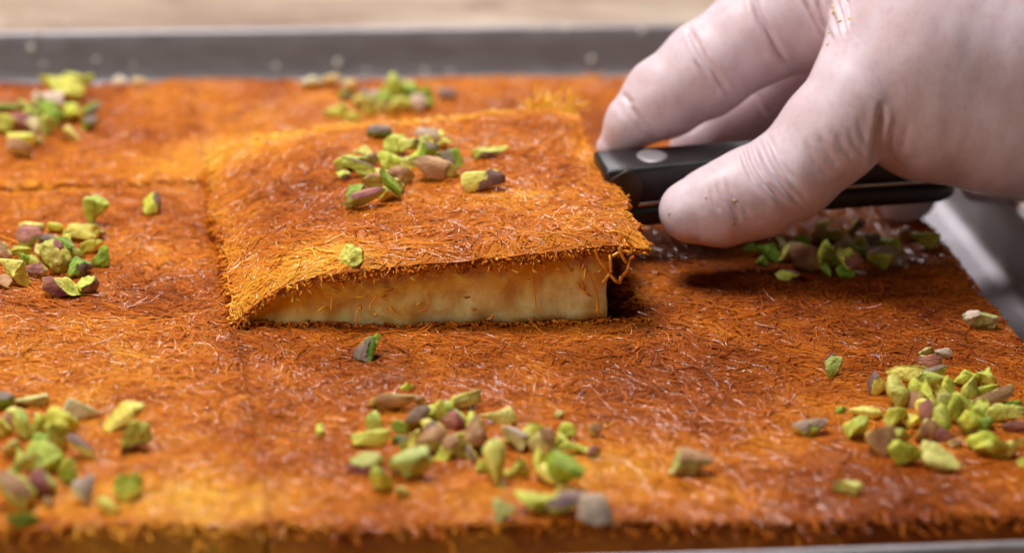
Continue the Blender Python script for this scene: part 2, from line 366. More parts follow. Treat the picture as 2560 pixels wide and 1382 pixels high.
def slab(x0, x1, y0f, y1f, F, htop, hbot, res, colfn, inset=0., rough=.03, seed=0, xr=None, rows=4):
    """closed top + skirt. y limits are functions of x, the right limit may be a function of y."""
    nx = max(3, int((x1-x0)/res)); ny = max(3, int((y1f(x0)-y0f(x0))/res))
    U, Vv = np.meshgrid(np.linspace(0, 1, nx+1), np.linspace(0, 1, ny+1), indexing='ij')
    X = x0+(x1-x0)*U; Yb, Yt = y0f(X), y1f(X); Y = Yb+(Yt-Yb)*Vv
    if xr is not None: X = X+(xr(Y)-x1)*U
    c = (x0+x1)/2; X = X+inset*np.sign(c-X)*(np.abs(U-.5)*2)**8
    Y = Y+inset*np.where(Vv < .5, 1, -1)*(np.abs(Vv-.5)*2)**8
    top = np.stack([X, Y, np.full_like(X, htop)], -1)
    idx = np.arange((nx+1)*(ny+1)).reshape(nx+1, ny+1)
    F4 = [np.stack([idx[:-1, :-1], idx[1:, :-1], idx[1:, 1:], idx[:-1, 1:]], -1).reshape(-1, 4)]
    loop = list(idx[:, 0])+list(idx[-1, 1:])+list(idx[-2::-1, -1])+list(idx[0, -2:0:-1])
    lp = top.reshape(-1, 3)[loop]; cen = np.array([c, 0])
    V = [top.reshape(-1, 3)]; off = len(V[0]); prev = np.array(loop); nl = len(loop)
    nr = np.zeros((nl, 2)); tt = np.roll(lp, -1, 0)-np.roll(lp, 1, 0); tt = tt[:, :2]/(np.linalg.norm(tt[:, :2], axis=1)[:, None]+1e-9); nr = np.stack([tt[:, 1], -tt[:, 0]], 1)
    for i in range(1, rows+1):
        q = lp.copy(); q[:, 2] = htop+(hbot-htop)*i/rows
        q[:, :2] += nr*(rough*noise(np.column_stack([q[:, 0], q[:, 1], q[:, 2]*2]), 1.7, seed)+rough*.6*noise(q, 5, seed+1))[:, None]
        V.append(q); cur = off+np.arange(nl); off += nl
        F4.append(np.stack([prev, cur, np.roll(cur, -1), np.roll(prev, -1)], -1)); prev = cur
    V = np.vstack(V)
    V = np.vstack([V, [[c, float(np.mean(Y)), hbot]]]); ci = len(V)-1
    F4.append(np.stack([prev, np.full(nl, ci), np.full(nl, ci), np.roll(prev, -1)], -1)[:, [0, 1, 2, 3]])
    F4 = np.vstack(F4)
    W = F(V[:, 0], V[:, 1], V[:, 2])
    tri = [tuple(f) for f in F4[:-nl]]+[(f[0], f[1], f[3]) for f in F4[-nl:]]
    return W, tri, colfn(V)
def crustcol(tone):
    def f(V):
        d = tone(V[:, 0], V[:, 1])-.06+.22*np.clip(-V[:, 2]/.3, 0, 1); return palette(d)
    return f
def cheesecol(V):
    k = np.clip((-V[:, 2]-.46)/.62-.35*np.exp(-((V[:, 0]+2.6)/1.5)**2)+.34*noise(V, .9, 51)+.1*noise(V, 3, 52), 0, 1)[:, None]
    return (1-k)*np.array([.93, .50, .03])+k*np.array([.94, .86, .44])
CR = .33
def portion(name, x0, x1, yf, yb, F, tone, label, dens, res, group, seed, xr=None, frays=(), vis=None, front=False):
    CR = .13 if front else (1.0 if yf(0.) < -8 else .33)
    cx, cy = (x0+x1)/2, (yf(0.)+yb(0.))/2
    root = tag(empty(name, (cx, cy, 0)), label, 'pastry', group)
    o = (cx, cy, 0)
    g = .012
    W, T, C = slab(x0+g, x1-g, lambda x: yf(x)+g, lambda x: yb(x)-g, F, -.02, -CR, res, crustcol(tone), seed=seed, xr=xr, rough=.05)
    mesh('crust', W, T, mCrust, root, o, C)
    fr = (.04, .05)
    xi = x1-.55 if front else x1-g-.03
    W, T, C = slab(x0+g+.03, xi, lambda x: yf(x)+g+(.08 if front else .03), lambda x: yb(x)-g-.03, F, -CR+.005, -1.2, res*(1 if front else 2.5), cheesecol, seed=seed+9, rough=.09 if front else .05, rows=14 if front else 5)
    mesh('cheese', W, T, mCheese, root, o, C)
    ins = (lambda x, y: (y > yf(x)+.03) & (y < yb(x)-.0) & ((x < xr(y)) if xr is not None else True) & (vis(x, y) if vis else True))
    y0, y1 = min(yf(x0), yf(x1)), max(yb(x0), yb(x1))
    parts = [surface_threads(x0, x1 if xr is None else x1+.1, y0, y1, dens, F, tone, seed*10, ins)]
    for fi, a in enumerate(frays): parts.append(fray(*a[:6], a[6], F, tone, seed*10+3+fi, **a[7]))
    V, Q, C = join(parts)
    tag(mesh('thread', V, Q, mStrand, root, o, C), kind='stuff')
    return root
GP = 'cut portions of shredded pastry in the tray'
Vi = lambda x, y: (x > -10.8)
c_ = lambda v: (lambda x: v+0.*np.asarray(x, float))
YFr = yfront
DN = 175
portion('pastry_portion', -13, XL, c_(YF), c_(YB), Ftray, done_shade_tray, 'portion at the left frame edge, beside the lifted piece, carrying the left nut pile', DN, .16, GP, 3, vis=Vi,
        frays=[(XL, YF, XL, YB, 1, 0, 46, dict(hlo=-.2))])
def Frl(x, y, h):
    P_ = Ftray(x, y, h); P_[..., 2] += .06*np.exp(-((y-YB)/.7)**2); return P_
portion('pastry_portion', -13, XL, c_(YB), yback, Frl, done_shade_tray, 'back left portion with a raised frayed front cut edge, under the far left nut pile', 95, .2, GP, 4, vis=Vi,
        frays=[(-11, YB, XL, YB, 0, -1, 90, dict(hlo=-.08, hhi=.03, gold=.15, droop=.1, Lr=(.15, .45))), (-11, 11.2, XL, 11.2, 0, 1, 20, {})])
portion('pastry_portion', XL, XR, c_(YB), yback, Ftray, done_shade_tray, 'back middle portion behind the lifted piece, carrying the far centre nut pile', 95, .2, GP, 5,
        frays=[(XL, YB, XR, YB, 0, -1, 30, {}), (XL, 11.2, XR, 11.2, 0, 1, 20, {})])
portion('pastry_portion', XR, 10.3, c_(YB), yback, Ftray, done_shade_tray, 'back right portion behind the gloved fingers', 50, .2, GP, 6, xr=edgeR,
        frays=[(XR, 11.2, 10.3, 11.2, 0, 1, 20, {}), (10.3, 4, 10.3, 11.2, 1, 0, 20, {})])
portion('pastry_portion', XR, 10.3, c_(YF), c_(YB), Ftray, done_shade_tray, 'dark shaded portion under the hand and the black handle', DN, .16, GP, 7, xr=edgeR,
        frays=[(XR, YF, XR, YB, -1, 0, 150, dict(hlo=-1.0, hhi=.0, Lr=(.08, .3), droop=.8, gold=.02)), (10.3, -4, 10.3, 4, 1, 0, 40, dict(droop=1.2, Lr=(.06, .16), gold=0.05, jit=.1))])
portion('pastry_portion', -13, XL, YFr, c_(YF), Ftray, done_shade_tray, 'near left portion with a pale golden spot, under the near left nut pile', 130, .16, GP, 8, vis=Vi, frays=[(-11, -12.1, XL, -12.35, 0, -1, 30, {})])
portion('pastry_portion', XL, XR, YFr, c_(YF), Ftray, done_shade_tray, 'front middle portion directly before the lifted piece, ragged along the open gap', DN, .13, GP, 9,
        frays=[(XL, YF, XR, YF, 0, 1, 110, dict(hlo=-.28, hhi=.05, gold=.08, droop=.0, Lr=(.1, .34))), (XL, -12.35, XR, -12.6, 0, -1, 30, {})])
portion('pastry_portion', XR, 10.3, YFr, c_(YF), Ftray, done_shade_tray, 'near right portion, brown and glossy, under the near right nut pile', DN, .16, GP, 10, xr=edgeR,
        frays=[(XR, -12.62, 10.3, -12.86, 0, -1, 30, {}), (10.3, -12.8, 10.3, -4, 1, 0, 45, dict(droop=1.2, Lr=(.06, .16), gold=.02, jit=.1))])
E1 = dict(hlo=-.36, hhi=.03)
lifted = portion('lifted_pastry_portion', XL, XR, c_(YF), c_(YB), Flift, done_glow_lift, 'square of golden shredded pastry raised on the spatula, pale cheese showing under its front edge', 190, .11, None, 12, front=True,
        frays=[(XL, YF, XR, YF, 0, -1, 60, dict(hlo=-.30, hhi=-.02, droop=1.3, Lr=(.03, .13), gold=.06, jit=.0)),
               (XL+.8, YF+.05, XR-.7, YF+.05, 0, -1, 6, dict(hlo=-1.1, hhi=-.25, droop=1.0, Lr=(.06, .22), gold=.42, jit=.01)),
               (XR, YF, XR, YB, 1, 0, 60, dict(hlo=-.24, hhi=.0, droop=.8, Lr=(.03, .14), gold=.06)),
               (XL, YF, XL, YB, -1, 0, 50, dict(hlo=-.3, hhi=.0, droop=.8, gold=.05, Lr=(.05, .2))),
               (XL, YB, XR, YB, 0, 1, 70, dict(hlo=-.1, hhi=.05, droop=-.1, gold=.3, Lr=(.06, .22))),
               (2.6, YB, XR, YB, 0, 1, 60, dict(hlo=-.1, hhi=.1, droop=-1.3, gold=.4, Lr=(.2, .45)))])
LO = (( XL+XR)/2, 0, 0)
# loose threads hanging from the front right corner, traced one by one
def tube(pts, r, n=6, sub=6):
    pts = np.array(pts, float); m = len(pts); tt = np.linspace(0, m-1, (m-1)*sub+1)
    i = np.clip(tt.astype(int), 0, m-2); f = (tt-i)[:, None]
    p0, p1, p2, p3 = pts[np.clip(i-1, 0, m-1)], pts[i], pts[i+1], pts[np.clip(i+2, 0, m-1)]
    q = .5*(2*p1+(p2-p0)*f+(2*p0-5*p1+4*p2-p3)*f**2+(3*p1-p0-3*p2+p3)*f**3)
    q = q+.012*np.stack([noise(q, 6, 1), noise(q, 6, 2), noise(q, 6, 3)], -1)
    return q, r
HT = [[(1488, 622), (1500, 652), (1512, 668), (1524, 680), (1530, 676)], [(1524, 636), (1527, 655), (1524, 684), (1505, 708)], [(1524, 684), (1540, 702), (1552, 706)],
      [(1545, 618), (1556, 642), (1566, 656)], [(1530, 642), (1556, 628), (1578, 632), (1580, 618), (1570, 604)], [(1586, 640), (1574, 650), (1570, 672), (1556, 692), (1545, 706)],
      [(1553, 690), (1550, 708)], [(1430, 640), (1450, 660), (1445, 690), (1456, 712), (1462, 730)], [(1465, 640), (1458, 668), (1440, 690), (1448, 722)], [(1410, 648), (1425, 676), (1440, 668), (1470, 676), (1488, 682)],
      [(1475, 690), (1490, 730), (1496, 764), (1496, 792)], [(1330, 690), (1336, 730), (1340, 770)], [(942, 738), (928, 758), (925, 775)], [(1075, 762), (1062, 774), (1048, 778)], [(895, 770), (890, 800), (894, 822)],
      [(600, 760), (606, 785), (590, 822)], [(612, 752), (636, 766), (640, 790)]]
for k, pl in enumerate(HT):
    Y0 = -4.12 if k not in (7, 8, 9) else -3.95
    pts = [aty(px, py, Y0+.05*math.sin(3*i+k)) for i, (px, py) in enumerate(pl)]
    q, r = tube(pts, .03)
    v, f, c = strip(q[None], np.array([.032 if k < 7 else .024 if k < 10 else .016]), 7, palette(np.array([.74+.1*math.sin(k*2.3)])), arch=False)
    mesh('hanging_thread', v, f, mStrand, lifted, LO, c)

# ------------------------------------------------------------------ spatula
sp = tag(empty('spatula', (3.6, 0, 1.0)), 'spatula with riveted black plastic handle, held by the gloved hand under the lifted piece', 'spatula')
SO = np.array([3.6, 0, 1.0])
ax = np.array([1, .02, .068]); ax /= np.linalg.norm(ax)
ay = np.cross([0, 0, 1], ax); ay /= np.linalg.norm(ay); az = np.cross(ax, ay)
HA = np.array([3.42, .02, 1.10])
def hp(l, d, h): return HA+ax*l+ay*d+az*h
def prism(name, outline, z0, z1, mat, bev, seg=3):
    """outline in (length, depth) of the handle frame, extruded z0..z1."""
    bm = bmesh.new()
    a = [bm.verts.new(Vector((hp(l, d, z0)-SO)*S)) for l, d in outline]; b = [bm.verts.new(Vector((hp(l, d, z1)-SO)*S)) for l, d in outline]
    n = len(a); bm.faces.new(a[::-1]); bm.faces.new(b)
    for i in range(n): bm.faces.new((a[i], a[(i+1) % n], b[(i+1) % n], b[i]))
    o = bmobj(name, bm, mat, sp)
    if bev:
        m = o.modifiers.new('bevel', 'BEVEL'); m.width = bev*S; m.segments = seg; m.limit_method = 'ANGLE'; m.angle_limit = math.radians(35)
    return o
def outl(sc=1., L=7.05):
    o = []
    for t in np.linspace(0, 1, 15): o.append((t*(L*.93+.3)-.3, -(.66-.10*math.sin(t*math.pi))*sc))
    for a in np.linspace(-70, 70, 9): o.append((L*.93+.52*math.cos(math.radians(a)), .62*math.sin(math.radians(a))*sc))
    for t in np.linspace(1, 0, 15): o.append((t*(L*.93+.3)-.3, (.66-.10*math.sin(t*math.pi))*sc))
    return o
prism('upper_scale', outl(), .045, .78, mPlastic, .10)
prism('lower_scale', outl(), -.50, -.045, mPlastic, .16, 4)
prism('tang', outl(.985), -.042, .042, mSteel, .01, 1)
for l in (.78, 6.35):
    bm = bmesh.new()
    for a_, b_ in ((.30, .775), (.30, .80), (.27, .812)): pass
    rings = []
    for rr, hh in ((.31, .70), (.31, .79), (.285, .806), (.20, .812), (.0, .813)):
        if rr == 0: rings.append([bm.verts.new(Vector((hp(l, 0, hh)-SO)*S))]); continue
        rings.append([bm.verts.new(Vector((hp(l+rr*math.cos(t), rr*1.25*math.sin(t), hh)-SO)*S)) for t in np.linspace(0, 2*math.pi, 25)[:-1]])
    for i in range(3):
        for j in range(24): bm.faces.new((rings[i][j], rings[i][(j+1) % 24], rings[i+1][(j+1) % 24], rings[i+1][j]))
    for j in range(24): bm.faces.new((rings[3][j], rings[3][(j+1) % 24], rings[4][0]))
    bmobj('rivet', bm, mRivet, sp)
# bolster: rounded dark metal collar let into the left end of the handle
bm = bmesh.new(); rings = []
for d, k in ((-.70, .80), (-.735, .72), (-.745, .5)): pass
prof = []
for a in np.linspace(-90, 90, 17): prof.append((.10+.36*math.cos(math.radians(a)), .32+.44*math.sin(math.radians(a))))
prof = [(-.22, -.08)]+prof+[(-.22, .60)]
fr, bk = [], []
for l, h in prof: fr.append(bm.verts.new(Vector((hp(l, -.69, h)-SO)*S))); bk.append(bm.verts.new(Vector((hp(l, .69, h)-SO)*S)))
n = len(fr); bm.faces.new(fr); bm.faces.new(bk[::-1])
for i in range(n): bm.faces.new((fr[i], fr[(i+1) % n], bk[(i+1) % n], bk[i]))
o = bmobj('bolster', bm, mBolster, sp); m = o.modifiers.new('bevel', 'BEVEL'); m.width = .03*S; m.segments = 3; m.limit_method = 'ANGLE'
# neck and blade
def ribbon(name, secs, mat, th):
    V = []; F = []
    for (x, z, wd) in secs:
        for y in (-wd, -wd*.5, 0, wd*.5, wd):
            V.append((x, y, z)); V.append((x, y, z-th))
    for i in range(len(secs)-1):
        for j in range(4):
            a, b = i*10+j*2, (i+1)*10+j*2
            F.append((a, a+2, b+2, b)); F.append((a+1, b+1, b+3, a+3))
        a, b = i*10, (i+1)*10
        F.append((a, b, b+1, a+1)); F.append((a+8, a+9, b+9, b+8))
    for i in (0, (len(secs)-1)*10): F.append((i, i+2, i+3, i+1)); F.append((i+2, i+4, i+5, i+3)); F.append((i+4, i+6, i+7, i+5)); F.append((i+6, i+8, i+9, i+7))
    return mesh(name, V, F, mat, sp, SO)
ribbon('blade', [(-3.6, -.95, 2.2), (-3.2, -.92, 2.6), (0, -.70, 2.5), (1.6, -.52, 1.9), (2.4, -.44, 1.2), (2.75, -.40, .5)], mSteel, .05)
ribbon('neck', [(2.7, -.395, .45), (2.95, -.2, .38), (3.05, .2, .36), (3.12, .6, .38), (3.25, .95, .42), (3.5, 1.08, .45)], mBolster, .14)

# ------------------------------------------------------------------ gloved hand (one continuous surface)
def jn(px, py, y, rpx):
    p = aty(px, py, y); return (p, rpx/ppu(p))
THUMB = [jn(1727, 528, -1.75, 80), jn(1800, 512, -1.75, 101), jn(1885, 482, -1.7, 110), jn(1990, 425, -1.6, 112), jn(2075, 335, -1.5, 128), jn(2150, 255, -1.4, 142)]
THEN = [jn(2150, 240, -1.35, 135), jn(2290, 190, -1.0, 190), jn(2420, 170, -.6, 240)]
THEN2 = [jn(2345, 285, -1.1, 166), jn(2500, 260, -.9, 215), jn(2700, 240, -.3, 235)]
FILL = [jn(2380, 120, -.75, 215), jn(2520, 170, -.95, 225), jn(2700, 200, -.7, 240)]
PALM = [jn(2290, 60, -.4, 200), jn(2440, 60, .3, 270), jn(2640, 120, .6, 300), jn(2900, 160, .6, 260), jn(3200, 200, .6, 250), jn(3800, 260, .6, 300)]
PALM2 = [jn(2160, -60, 1.6, 130), jn(2400, -40, 2.0, 200), jn(2640, 60, 2.2, 260)]
INDEX = [jn(1527, 366, 1.15, 36), jn(1578, 308, 1.15, 66), jn(1655, 250, 1.2, 98), jn(1770, 170, 1.3, 115), jn(1880, 95, 1.4, 122), jn(1985, 20, 1.5, 128)]
INDEX2 = [jn(1960, 60, 1.5, 122), jn(2080, 30, 1.4, 140), jn(2200, 10, 1.0, 150)]
MIDDLE = [jn(1735, 365, 2.4, 62), jn(1830, 320, 2.6, 84), jn(1960, 250, 2.8, 96), jn(2070, 150, 3.0, 100), jn(2200, 20, 3.0, 120), jn(2400, -20, 2.8, 160)]
RING = [jn(2248, 560, 1.7, 50), jn(2270, 480, 2.2, 70), jn(2330, 380, 2.8, 84), jn(2400, 250, 3.4, 95), jn(2480, 120, 3.4, 120), jn(2600, 80, 3.0, 160)]
LITTLE = [jn(2440, 470, 2.6, 40), jn(2520, 470, 2.8, 56), jn(2620, 420, 3.2, 80), jn(2740, 300, 3.4, 100), jn(2800, 200, 3.0, 140)]
def cone(P, a, ra, b, rb):
    ab = b-a; t = np.clip(((P-a) @ ab)/(ab @ ab), 0, 1)
    return np.linalg.norm(P-a-t[..., None]*ab, axis=-1)-(ra+(rb-ra)*t)
def smin(a, b, k):
    h = np.clip(.5+.5*(b-a)/k, 0, 1); return b+(a-b)*h-k*h*(1-h)
def chain(P, J, k=.12):
    d = None
    for (a, ra), (b, rb) in zip(J[:-1], J[1:]):
        c = cone(P, a, ra, b, rb); d = c if d is None else smin(d, c, k)
    return d
def hand_sdf(P):
    P = P.astype(np.float32)
    th = chain(P, THUMB, .25)
    pal = smin(chain(P, THEN, .5), chain(P, THEN2, .4), 1.0)
    pal = smin(pal, chain(P, PALM, .6), 1.1); pal = smin(pal, chain(P, PALM2, .5), .6)
    pal = smin(pal, chain(P, FILL, .5), .8)
    d = smin(th, pal, .07)
    ix = smin(chain(P, INDEX, .2), chain(P, INDEX2, .3), .35)
    d = smin(d, ix, .10)
    for J in (MIDDLE, RING, LITTLE): d = smin(d, chain(P, J, .2), .06)
    return d
def surface_nets(fn, lo, hi, h):
    n = np.ceil((hi-lo)/h).astype(int); n = (n+3)//4*4+1
    cn = (n-1)//4+1
    cg = np.stack(np.meshgrid(*[lo[i]+np.arange(cn[i])*4*h for i in range(3)], indexing='ij'), -1)
    cf = fn(cg.reshape(-1, 3)).reshape(cn)
    f = np.repeat(np.repeat(np.repeat(cf, 4, 0), 4, 1), 4, 2)[:n[0], :n[1], :n[2]].astype(np.float32)
    mask = np.abs(f) < 4*h*2.6
    ii = np.argwhere(mask)
    out = np.empty(len(ii), np.float32)
    for s in range(0, len(ii), 400000): out[s:s+400000] = fn(lo+ii[s:s+400000]*h)
    f[mask] = out
    sg = f < 0
    c = np.zeros(n-1, np.int8)
    for a in (0, 1):
        for b in (0, 1):
            for d in (0, 1): c += sg[a:n[0]-1+a, b:n[1]-1+b, d:n[2]-1+d]
    act = (c > 0) & (c < 8); cells = np.argwhere(act); cid = -np.ones(n-1, np.int64); cid[act] = np.arange(len(cells))
    acc = np.zeros((len(cells), 3)); cnt = np.zeros(len(cells))
    corners = [(a, b, d) for a in (0, 1) for b in (0, 1) for d in (0, 1)]
    for p in corners:
        for axn in range(3):
            if p[axn]: continue
            q = list(p); q[axn] = 1; q = tuple(q)
            fa = f[tuple((cells+p).T)]; fb = f[tuple((cells+q).T)]; m = (fa < 0) != (fb < 0)
            t = fa/(fa-fb+1e-12); pt = np.array(p)[None]+t[:, None]*(np.array(q)-np.array(p))[None]
            acc[m] += pt[m]; cnt[m] += 1
    V = lo+(cells+acc/cnt[:, None])*h
    Q = []
    for axn in range(3):
        o1, o2 = [(1, 2), (2, 0), (0, 1)][axn]
        s1 = [slice(None)]*3; s2 = [slice(None)]*3; s1[axn] = slice(0, -1); s2[axn] = slice(1, None)
        A, B = sg[tuple(s1)], sg[tuple(s2)]; e = np.argwhere(A != B)
        e = e[(e[:, o1] > 0) & (e[:, o2] > 0) & (e[:, o1] < n[o1]-1) & (e[:, o2] < n[o2]-1)]
        flip = A[tuple(e.T)]
        def cc(d1, d2):
            g = e.copy(); g[:, o1] -= d1; g[:, o2] -= d2; return cid[tuple(g.T)]
        q = np.stack([cc(1, 1), cc(0, 1), cc(0, 0), cc(1, 0)], -1)
        q[~flip] = q[~flip][:, ::-1]; Q.append(q)
    return V, np.vstack(Q)
HB0 = np.array([2.6, -4.4, .0]); HB1 = np.array([17.5, 6.5, 11.5])
HV, HF = surface_nets(hand_sdf, HB0, HB1, .04)
def vnormals(fn, V, e=.02):
    G = np.stack([fn(V+np.eye(3)[i]*e)-fn(V-np.eye(3)[i]*e) for i in range(3)], -1)
    return G/(np.linalg.norm(G, axis=1, keepdims=True)+1e-9)
HN = vnormals(hand_sdf, HV)
# folds of the glove: (points on the photo, depth side, depth, width in px)
CREASE = [  # thumb knuckle
 ([(1890, 342), (1915, 400), (1960, 470), (2010, 520)], -1, .07, 7), ([(1868, 352), (1880, 400), (1915, 460), (1950, 500)], -1, .06, 6), ([(1850, 365), (1862, 405), (1880, 445), (1925, 510)], -1, .05, 6),
 ([(1915, 330), (1945, 400), (1990, 455)], -1, .04, 6), ([(1790, 455), (1810, 500), (1845, 545)], -1, .035, 7), ([(1812, 450), (1840, 500), (1875, 540)], -1, .03, 6), ([(1775, 470), (1785, 500), (1800, 530)], -1, .03, 6),
 ([(1940, 400), (1985, 470), (2020, 505)], -1, .03, 7), ([(2010, 350), (2040, 410), (2075, 440)], -1, .025, 7), ([(2045, 340), (2075, 390), (2095, 415)], -1, .03, 7), ([(2090, 330), (2110, 375), (2130, 395)], -1, .035, 8),
 ([(2120, 320), (2140, 370), (2165, 390)], -1, .02, 6), ([(2145, 300), (2158, 340), (2180, 378)], -1, .015, 6),
 ([(2206, 250), (2203, 300), (2194, 350), (2186, 405)], -1, .14, 10), ([(2225, 300), (2222, 350), (2218, 390)], -1, .02, 8), ([(2270, 300), (2262, 350), (2250, 390)], -1, .015, 10),
 ([(1835, 500), (1850, 560)], -1, .02, 7), ([(1700, 480), (1740, 500), (1760, 540)], -1, .012, 12),
  # index
 ([(1722, 72), (1745, 120), (1775, 175), (1830, 250)], 1, .10, 7), ([(1735, 150), (1765, 200), (1800, 235)], 1, .05, 6), ([(1742, 90), (1770, 150), (1800, 190)], 1, .03, 6),
 ([(1880, -10), (1905, 60), (1935, 120), (1975, 180)], 1, .12, 8), ([(1905, 40), (1930, 95), (1950, 130)], 1, .05, 7), ([(1570, 260), (1600, 300), (1650, 345)], 1, .05, 6), ([(1555, 235), (1580, 262)], 1, .05, 7),
 ([(1590, 305), (1612, 330), (1640, 352)], 1, .03, 5), ([(2005, -10), (2040, 60), (2075, 115)], 1, .09, 6), ([(2040, -10), (2060, 60), (2085, 110)], 1, .08, 6), ([(2090, -10), (2105, 40), (2112, 90)], 1, .09, 5),
 ([(2112, -10), (2120, 30), (2122, 70)], 1, .10, 5), ([(2070, -10), (2088, 50), (2100, 100)], 1, .05, 5), ([(1890, 230), (1905, 262), (1925, 290)], 1, .04, 6)]
pix = proj(HV); facing = np.clip((HN @ -(FW))*2.5, 0, 1)
isth = cone  # noqa
dth = smin(chain(HV, THUMB, .25), smin(chain(HV, THEN, .5), chain(HV, THEN2, .4), .55), .1)
frontm = np.clip((.25-dth)/.15, 0, 1)
disp = np.zeros(len(HV))
for pl, side, dep, wd in CREASE:
    best = np.full(len(HV), 1e9); bt = np.zeros(len(HV)); L = len(pl)-1
    for i in range(L):
        a, b = np.array(pl[i], float), np.array(pl[i+1], float); ab = b-a
        t = np.clip(((pix-a) @ ab)/(ab @ ab), 0, 1); d = np.linalg.norm(pix-a-t[:, None]*ab, axis=1)
        m = d < best; best[m] = d[m]; bt[m] = (i+t[m])/L
    fade = np.clip(np.sin(np.clip(bt, .0, 1)*math.pi)*1.6+.15, 0, 1)
    m = facing*fade*(frontm if side < 0 else 1-frontm)
    if dep > .13: fade = np.clip(bt*3, 0, 1); m = facing*fade*frontm
    disp += m*(-dep*np.exp(-(best/wd)**2)+.22*dep*np.exp(-((best-wd*2.1)/(wd*1.1))**2))
# general looseness of the glove
disp += .03*noise(HV, .9, 71)+.012*noise(HV*np.array([1.6, 1, .7]), 2.2, 72)
tw = np.exp(-((pix[:, 0]-1960)/90)**2-((pix[:, 1]-440)/110)**2)*frontm
disp += tw*.012*np.sin((pix[:, 0]*.9+pix[:, 1]*-.45)/8.5+2*noise(HV, 1.4, 73))
tw2 = np.exp(-((pix[:, 0]-2110)/60)**2-((pix[:, 1]-370)/60)**2)*frontm
disp += tw2*.006*np.sin((pix[:, 0]*.95-pix[:, 1]*.3)/5+2*noise(HV, 1.4, 74))
HV = HV+HN*disp[:, None]
HO = np.array([9., 0, 3.])
hand = empty('gloved_hand', HO); tag(hand, 'right hand in a thin white latex glove pinching the black spatula handle', 'hand')
mesh('glove', HV, HF, mGlove, hand, HO)

